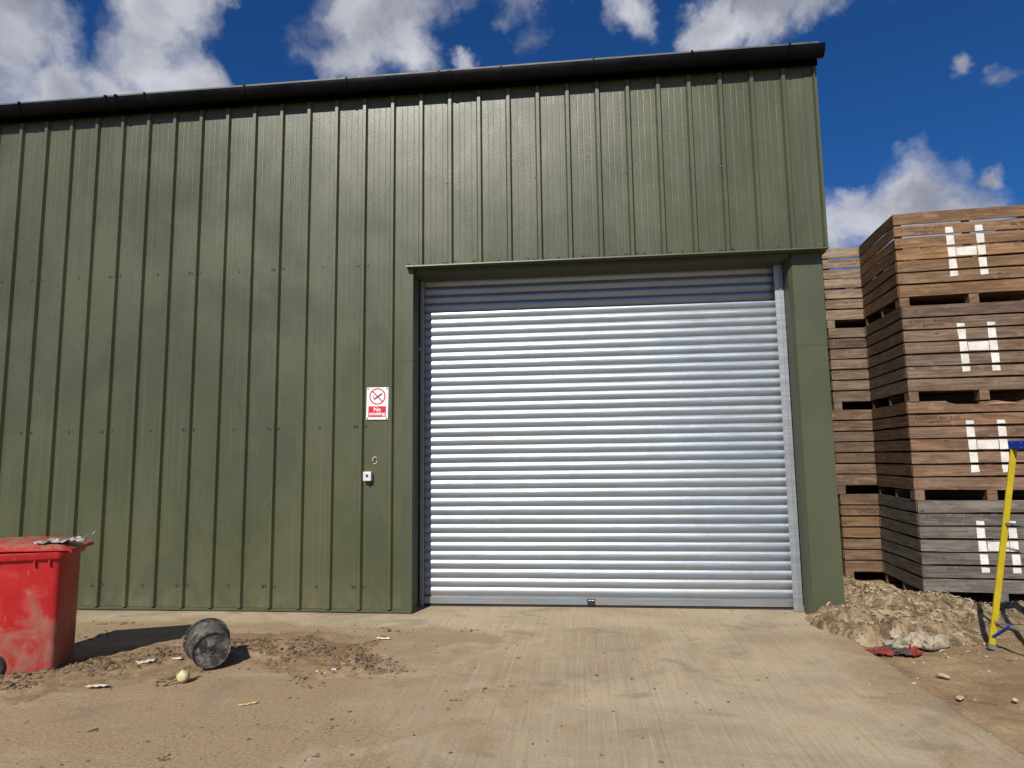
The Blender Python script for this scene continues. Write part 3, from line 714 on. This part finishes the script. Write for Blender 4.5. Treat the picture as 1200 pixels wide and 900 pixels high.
# ------------------------------------------------------------------ red wheelie bin
def wheelie_bin():
    t = empty('wheelie_bin', (2.52, -1.87, -.004), R(23)); tag(t, 'dusty red plastic wheelie bin with closed lid by the left wall', 'bin')
    def ring(xf, xr, hw, z, rad=.05, seg=4):
        pts = []
        for cx, cy, a0 in ((xf-rad, hw-rad, 0), (xr+rad, hw-rad, 90), (xr+rad, -hw+rad, 180), (xf-rad, -hw+rad, 270)):
            for k in range(seg+1):
                a = R(a0+90*k/seg); pts.append((cx+rad*math.cos(a), cy+rad*math.sin(a), z))
        return pts
    def xf(z): return .004*z/.92
    def xr(z): return -.36-.20*min(z, .34)/.34-.06*max(0, z-.34)/.58
    def hw(z): return .240+.012*z/.92
    zs = [0, .015, .08, .16, .24, .30, .34, .38, .5, .65, .8, .90]
    m = MB(); rg = [ring(xf(z)-(.012 if z == 0 else 0), xr(z)+(.012 if z == 0 else 0), hw(z)-(.012 if z == 0 else 0), z) for z in zs]
    m.loft(rg); m.build('body', 'red', t, smooth=35)
    m = MB(); m.loft([ring(xf(.9)+.022, xr(.9)-.02, hw(.9)+.022, .885), ring(xf(.9)+.026, xr(.9)-.024, hw(.9)+.026, .892), ring(xf(.9)+.026, xr(.9)-.024, hw(.9)+.026, .935), ring(xf(.9)+.02, xr(.9)-.018, hw(.9)+.02, .942)])
    m.build('rim', 'red', t, smooth=35)
    for yy in (-1, 1):
        for xx in (-.07, -.17, -.42):
            m = MB(); y0 = hw(.86)*yy; m.box((xx-.006, min(y0-.004, y0+yy*.02), .835), (xx+.006, max(y0-.004, y0+yy*.02), .886)); m.build('rim_rib', 'red', t)
    # lid: shallow dome with ribs along it, lip at the front, hinge at the back
    m = MB(); a, b, w = xr(.9)-.02, xf(.9)+.042, hw(.9)+.034; rows = []; nx, ny = 18, 14
    for i in range(nx+1):
        u = i/nx; x = a+(b-a)*u; row = []
        for j in range(ny+1):
            v = -1+2*j/ny; edge = min(u/.06, (1-u)/.08, (1-abs(v))/.10, 1.0); edge = max(edge, 0)
            rib = .013 if (abs(abs(v)-.42) < .09 and .1 < u < .9) else 0
            z = .950+.034*math.sqrt(edge)+.026*(1-v*v)*(1-(2*u-1)**2)+rib+.022*(1-u)+.004*fbm(x*4, v*2, 3)
            row.append((x, v*w, z))
        rows.append(row)
    m.sheet(rows); bot = [[(x, y, .946+.018*(1-i/nx)) for x, y, z in r] for i, r in enumerate(rows)]
    m2 = MB(); n = (nx+1)*(ny+1)
    top = [p for r in rows for p in r]; low = [(x, y, z) for r in bot for x, y, z in r]
    fs = [(i*(ny+1)+j, i*(ny+1)+j+1, (i+1)*(ny+1)+j+1, (i+1)*(ny+1)+j) for i in range(nx) for j in range(ny)]
    rim = [j for j in range(ny+1)] + [i*(ny+1)+ny for i in range(1, nx+1)] + [nx*(ny+1)+j for j in range(ny-1, -1, -1)] + [i*(ny+1) for i in range(nx-1, 0, -1)]
    m2.add(top+low, fs+[tuple(q+n for q in f[::-1]) for f in fs]+[(rim[k], rim[(k+1) % len(rim)], rim[(k+1) % len(rim)]+n, rim[k]+n) for k in range(len(rim))])
    lid = m2.build('lid', 'red', t, smooth=40)
    m = MB(); m.extrude([(b-.01, -w*.97, .972), (b+.030, -w*.97, .955), (b+.034, -w*.97, .928), (b+.026, -w*.97, .926), (b+.016, -w*.97, .944), (b-.01, -w*.97, .950)], (0, w*1.94, 0)); m.build('lid_lip', 'red', lid, smooth=40)
    m = MB(); m.tube([(a-.03, -.20, .93), (a-.07, -.20, .955), (a-.07, .20, .955), (a-.03, .20, .93)], .016, 8); m.build('handle', 'red', t, smooth=60)
    m = MB(); m.tube([(xr(.0)-.06, -.25, .10), (xr(.0)-.06, .25, .10)], .012, 8); m.build('axle', 'rubber', t)
    for yy in (-1, 1):
        m = MB(); c = Vector((xr(0)-.06, yy*.235, .10)); prof = [(.060, -.020), (.088, -.024), (.100, -.016), (.100, .016), (.088, .024), (.060, .020)]
        m.loft([[c+Vector((rr*math.cos(2*math.pi*k/24), o, rr*math.sin(2*math.pi*k/24))) for k in range(24)] for rr, o in prof], cap=False); wh = m.build('wheel', 'rubber', t, smooth=40)
        m = MB(); m.loft([[c+Vector((rr*math.cos(2*math.pi*k/20), o, rr*math.sin(2*math.pi*k/20))) for k in range(20)] for rr, o in ((.061, -.014), (.045, -.02), (.02, -.022), (.02, .022), (.045, .02), (.061, .014))]); m.build('hub', 'hub', wh, smooth=40)
    # crumpled film lying on the lid
    rnd = random.Random(3); s = MB(); rows = []
    for i in range(22):
        row = []
        for j in range(15):
            x, y = (i/21-.5)*.34, (j/14-.5)*.20
            k = 1-.3*abs(fbm(i*.3, j*.25, 4)); z = .010+.05*abs(fbm(x*10, y*12, 2.1, 3))+.014*abs(fbm(x*40, y*40, 6, 2))
            row.append((x*k+.016*fbm(x*14, y*14, 1), y*k+.02*fbm(x*12, y*12, 8), z))
        rows.append(row)
    s.sheet(rows); s.tube([(.15, .08, .02), (.20, .10, .05), (.225, .115, .045), (.245, .12, .075)], .003, 5)
    o = s.build('plastic_sheet', 'plastic', smooth=40); mw = Matrix.Translation((2.52, -1.87, -.004)) @ Matrix.Rotation(R(23), 4, 'Z')
    o.matrix_world = mw @ Matrix.Translation((-.05, -.13, .985)) @ Matrix.Rotation(R(20), 4, 'Z')
    md = o.modifiers.new('thick', 'SOLIDIFY'); md.thickness = .002
    tag(o, 'crumpled dirty plastic sheet lying on the red bin lid', 'plastic sheet')
wheelie_bin()

# ------------------------------------------------------------------ bucket, root, scraps
def bucket():
    ax = Vector((-.62, .78, .085)).normalized(); rb, rr, Ln = .158, .178, .30
    t = empty('bucket', (3.80, -1.93, .156)); t.scale = (.88, .88, .88); t.rotation_euler = ax.to_track_quat('Z', 'Y').to_euler()
    tag(t, 'dirty black plastic bucket lying on its side with base to the camera', 'bucket')
    n = 36; ring = lambda r, z: [(r*math.cos(2*math.pi*k/n), r*math.sin(2*math.pi*k/n), z) for k in range(n)]
    prof = [(rb-.012, .012), (rb-.008, 0), (rb, 0), (rb+.002, .006)] + [(rb+(rr-rb)*z/Ln, z) for z in (.05, .12, .19, .235)] + [(rr-.004, .24), (rr+.006, .242), (rr+.006, .262), (rr-.002, .266), (rr, .288), (rr+.020, .288), (rr+.020, .312), (rr-.004, .312), (rr-.008, .26), (rb-.002, .02)]
    m = MB(); m.loft([ring(r, z) for r, z in prof], cap=False); m.add(ring(rb-.012, .012), [tuple(range(n))]); m.add(ring(rb-.002, .02), [tuple(range(n))])
    m.build('bucket_wall', 'bucket', t, smooth=35)
    m = MB(); m.loft([ring(.024, .012), ring(.024, .004), ring(.015, .004), ring(.015, .012)], cap=False); m.build('base_boss', 'bucket', t)
bucket()
def lump(name, mat, c, r, sc, seed, label, cat, sub=2, amp=.5, group=None):
    bm = bmesh.new(); bmesh.ops.create_icosphere(bm, subdivisions=sub, radius=1)
    for v in bm.verts:
        k = 1+amp*fbm(v.co.x*1.6+seed, v.co.y*1.6, v.co.z*1.6, 3); v.co = Vector((v.co.x*sc[0], v.co.y*sc[1], v.co.z*sc[2]))*k*r
    me = bpy.data.meshes.new(name); bm.to_mesh(me); bm.free(); me.materials.append(MT[mat])
    for p in me.polygons: p.use_smooth = True
    o = link(name, me); o.location = c; o.rotation_euler = (0, 0, seed)
    if label: tag(o, label, cat, group)
    return o
def root_veg():
    t = empty('root_vegetable', (3.745, -2.20, .008)); tag(t, 'small pale round root vegetable on the ground in front of the bucket', 'vegetable')
    b = lump('root_body', 'veg', (0, 0, .040), .046, (1, .95, .95), 1.3, None, None, 3, .12); b.parent = t
    m = MB(); m.tube([(-.02, -.02, .03), (-.055, -.05, .022), (-.085, -.085, .006), (-.10, -.10, .004)], [.012, .008, .004, .002], 6); m.build('root_tip', 'vegtop', t, smooth=60)
    m = MB()
    for a in (0, 1, 2, 3.4, 4.6): m.tube([(.0, .01, .08), (.012*math.cos(a), .02+.012*math.sin(a), .10), (.04*math.cos(a), .03+.03*math.sin(a), .098)], [.006, .005, .002], 5)
    m.build('leaf_stub', 'vegtop', t)
root_veg()
def scrap(name, mat, c, size, rz, seed, label, cat, h=.012):
    m = MB(); n = 7; rows = []
    for i in range(n):
        row = []
        for j in range(5):
            u, v = i/(n-1)-.5, j/4-.5; k = 1-.45*(2*u)**2*.6
            row.append((u*size[0]+.12*size[0]*fbm(u*3+seed, v*3, 1), v*size[1]*k+.2*size[1]*fbm(u*4, v*3+seed, 5), .003+h*abs(fbm(u*3, v*2+seed, 9))))
        rows.append(row)
    m.sheet(rows); o = m.build(name, mat, smooth=60); o.location = c; o.rotation_euler = (0, 0, rz)
    md = o.modifiers.new('thick', 'SOLIDIFY'); md.thickness = .003; tag(o, label, cat); return o
scrap('husk_scrap', 'scrap', (3.19, -2.36, .018), (.15, .05), .2, 1, 'pale husk scrap on the mud between the bin and the camera', 'scrap', .014)
scrap('husk_scrap', 'scrap', (3.19, -1.83, .028), (.13, .07), .7, 2, 'pale husk scrap on the dark mud left of the bucket', 'scrap', .014)
scrap('husk_scrap', 'scrap', (3.40, -1.74, .030), (.07, .05), .3, 3, 'tiny pale husk scrap close to the left side of the bucket', 'scrap', .014)
scrap('paper_scrap', 'signwhite', (4.73, -1.90, .008), (.15, .10), .5, 4, 'flat white paper scrap on the ground right of the bucket', 'scrap', .012)
scrap('dry_leaf', 'scrapy', (4.45, -2.58, .006), (.11, .035), .6, 5, 'narrow yellow leaf on the ground in front of the bucket', 'leaf', .014)
scrap('paper_scrap', 'signwhite', (4.88, -.97, .006), (.13, .03), -.1, 6, 'thin white paper strip on the apron left of the door', 'scrap', .012)
lump('pale_stone', 'stone', (9.30, -1.66, .0), .040, (1.25, .75, .35), 2.2, 'largest pale flat stone on the soil beside the apron edge', 'stone')
lump('pale_stone', 'stone', (9.19, -2.08, -.012), .030, (1.4, .8, .35), 4.1, 'pale stone half buried at the very edge of the apron', 'stone')
lump('pale_stone', 'stone', (9.52, -2.10, -.010), .020, (1, .8, .5), 5.4, 'small pale stone on bare soil at the right of the photo', 'stone')

# ------------------------------------------------------------------ debris heap by the pillar
def pile_h(x, y):
    a = .17*math.exp(-((x-9.78)/.36)**2-((y-1.10)/.75)**2) + .11*math.exp(-((x-9.55)/.50)**2-((y+.05)/.55)**2)
    b = .10*math.exp(-((x-10.15)/.55)**2-((y-.35)/.50)**2) + .10*math.exp(-((x-9.20)/.30)**2-((y+.32)/.28)**2) + .07*math.exp(-((x-9.75)/.40)**2-((y+.55)/.28)**2)
    c = .07*math.exp(-((x-11.1)/.8)**2-((y-.45)/.30)**2)
    h = a+b+c+.085*ridge(x, y, [(8.95, -.10), (9.0, -.45), (9.16, -.74), (9.45, -.66), (9.75, -.72)], .11)*(.7+.6*fbm(x*6, y*6, 5, 2))
    edge = sstep(.01, .10, h)
    h += edge*(.060*fbm(x*3.2, y*3.2, 1.2, 4)+.08*(.32-abs(fbm(x*3.6+.5*fbm(x*2, y*2, 8), y*5.5+.6*fbm(x*2.4, y*2.4, 4), 6.6, 3)))+.048*(.3-abs(fbm(x*8, y*10, 2.6, 3)))+.018*fbm(x*24, y*24, 3.3, 3))
    h -= .055*(1-edge)
    if x < 9.30 and y > -.02: h = min(h, -.05) if x < 9.0 else h
    return h-.02
def debris():
    t = empty('debris_heap', (9.8, .2, 0)); tag(t, 'heap of matted pale fibre and chaff between the pillar and the boxes', 'debris')
    xs = lin(8.7, 12.2, 175); ys = lin(-1.35, 2.05, 175)
    m = MB(); m.sheet([[(x-9.8, y-.2, pile_h(x, y)) for x in xs] for y in ys]); m.build('fibre_mound', 'straw', t, smooth=180)
    rnd = random.Random(11); m = MB(); n = 0
    while n < 6500:
        x, y = rnd.uniform(8.75, 11.6), rnd.uniform(-1.3, 1.9); h = pile_h(x, y)
        if h < .0 and rnd.random() > .16: continue
        if x < 9.02 and h < .02: continue
        if y < .35 and rnd.random() > .38: continue
        h = max(h, soil_h(x, y))
        l = rnd.uniform(.014, .058)*(1.5 if rnd.random() < .12 else 1); w = l*rnd.uniform(.07, .30)
        q = Quaternion((0, 0, 1), rnd.random()*6.28) @ Quaternion((1, 0, 0), rnd.uniform(-.8, .8)) @ Quaternion((0, 1, 0), rnd.uniform(-.6, .6))
        c = Vector((x-9.8, y-.2, h+.006)); k = rnd.uniform(-.25, .25)*l
        P = [c+q @ Vector(v) for v in ((-l/2, -w/2, 0), (0, -w/2, k), (l/2, -w/2*.4, 0), (l/2, w/2*.4, 0), (0, w/2, k), (-l/2, w/2, 0))]
        m.add(P, [(0, 1, 4, 5), (1, 2, 3, 4)]); n += 1
    o = m.build('fibre_flakes', 'strawchip', t); o['kind'] = 'stuff'
    # crumpled sacking and a red rag at the toe of the heap
    def rag(name, mat, c, sx, sy, hh, rz, seed, label):
        s = MB(); rows = []
        for i in range(26):
            row = []
            for j in range(18):
                u, v = i/25-.5, j/17-.5; e = max(0, 1-(2*u)**2)*max(0, 1-(2*v)**2)
                z = hh*(e**.5)*(.15+1.7*abs(fbm(u*5+seed, v*5+u*3, 2, 3)))+.010*fbm(u*16, v*16, seed, 2)+.004
                row.append((sx*(u+.22*fbm(u*3, v*3, seed+3)), sy*(v+.30*fbm(u*3+5, v*3, seed)), z))
            rows.append(row)
        s.sheet(rows); o = s.build(name, mat, smooth=60); o.location = c; o.rotation_euler = (0, 0, rz)
        md = o.modifiers.new('thick', 'SOLIDIFY'); md.thickness = .006; tag(o, label, 'rag')
    rag('sacking', 'cloth', (9.52, -.80, -.012), .50, .30, .10, .25, 1.0, 'crumpled grey sacking at the foot of the fibre heap')
    rag('red_rag', 'redcloth', (9.11, -1.10, -.006), .17, .11, .028, -.3, 2.0, 'small red rag on the apron edge, nearer the pillar')
    rag('red_rag', 'redcloth', (9.38, -1.07, -.012), .13, .09, .045, .8, 3.0, 'small red rag on the soil, nearer the ladder')
    rag('dark_rag', 'darkrag', (9.22, -1.07, -.012), .34, .12, .035, .05, 4.0, 'dark muddy rag between the two red rags')
debris()

# ------------------------------------------------------------------ yellow stepladder
def stepladder():
    t = empty('stepladder', (10.6, -1.1, 0)); tag(t, 'yellow stepladder with blue top cap standing by the crates', 'ladder')
    O = Vector((10.6, -1.1, 0)); z0 = -.02
    A = [Vector((10.085, -.875, z0)), Vector((10.16, -1.47, z0))]; AT = [Vector((10.365, -.96, 1.655)), Vector((10.40, -1.36, 1.655))]
    B = [Vector((11.15, -.72, z0)), Vector((11.24, -1.55, z0))]; BT = [Vector((10.50, -.93, 1.655)), Vector((10.545, -1.39, 1.655))]
    def lp(a, b, q): return a+(b-a)*q-O
    for i in range(2):
        m = MB(); p, q = lp(A[i], AT[i], .02), lp(A[i], AT[i], 1); d = Vector((0, .012 if i == 0 else -.012, 0))
        m.bar(p, q, .048, .020, (0, 1, 0)); bevel(m.build('rear_rail', 'yellow', t), .004)
        m = MB(); m.bar(lp(A[i], AT[i], .0), lp(A[i], AT[i], .021), .054, .028, (0, 1, 0)); m.build('rubber_foot', 'hub', t)
        m = MB(); m.bar(lp(B[i], BT[i], .02), lp(B[i], BT[i], 1), .070, .026, (0, 1, 0)); bevel(m.build('front_rail', 'yellow', t), .004)
        m = MB(); m.bar(lp(B[i], BT[i], .0), lp(B[i], BT[i], .035), .078, .032, (0, 1, 0)); m.build('rubber_foot', 'rubber', t)
        a, b = lp(A[i], AT[i], .50), lp(B[i], BT[i], .44); mid = (a+b)/2+Vector((0, 0, -.03))
        m = MB(); m.bar(a, mid, .004, .022); m.bar(mid, b, .004, .022); m.build('spreader', 'alu', t)
        s = -1 if i == 0 else 1
        m = MB(); p = lp(A[i], AT[i], .055); q = lp(A[0], A[1], .32 if i == 0 else .68)+Vector((.036, 0, .235)); m.bar(p, q, .010, .034, (1, 0, 0)); m.build('corner_brace', 'blue', t)
    for q in (.135, .62):
        m = MB(); m.bar(lp(A[0], AT[0], q), lp(A[1], AT[1], q), .022, .018); m.build('cross_bar', 'alu', t)
    for k in range(6):
        q = .15+.14*k; m = MB(); m.bar(lp(B[0], BT[0], q), lp(B[1], BT[1], q), .085, .022); m.build('tread', 'alu', t)
    m = MB(); c = (AT[0]+AT[1]+BT[0]+BT[1])/4-O; m.box((c.x-.115, c.y-.25, c.z-.02), (c.x+.115, c.y+.235, c.z+.055)); cap = bevel(m.build('top_cap', 'blue', t), .010)
    m = MB()
    for xx in (-.08, -.03, .03, .08):
        for zz in (-.004, .036): m.disc((c.x+xx, c.y-.2505, c.z+zz), (0, -1, 0), .006, 8, depth=.002); m.disc((c.x-.1155, c.y+xx*2.2, c.z+zz), (-1, 0, 0), .006, 8, depth=.002)
    m.build('rivets', 'alu', cap)
stepladder()
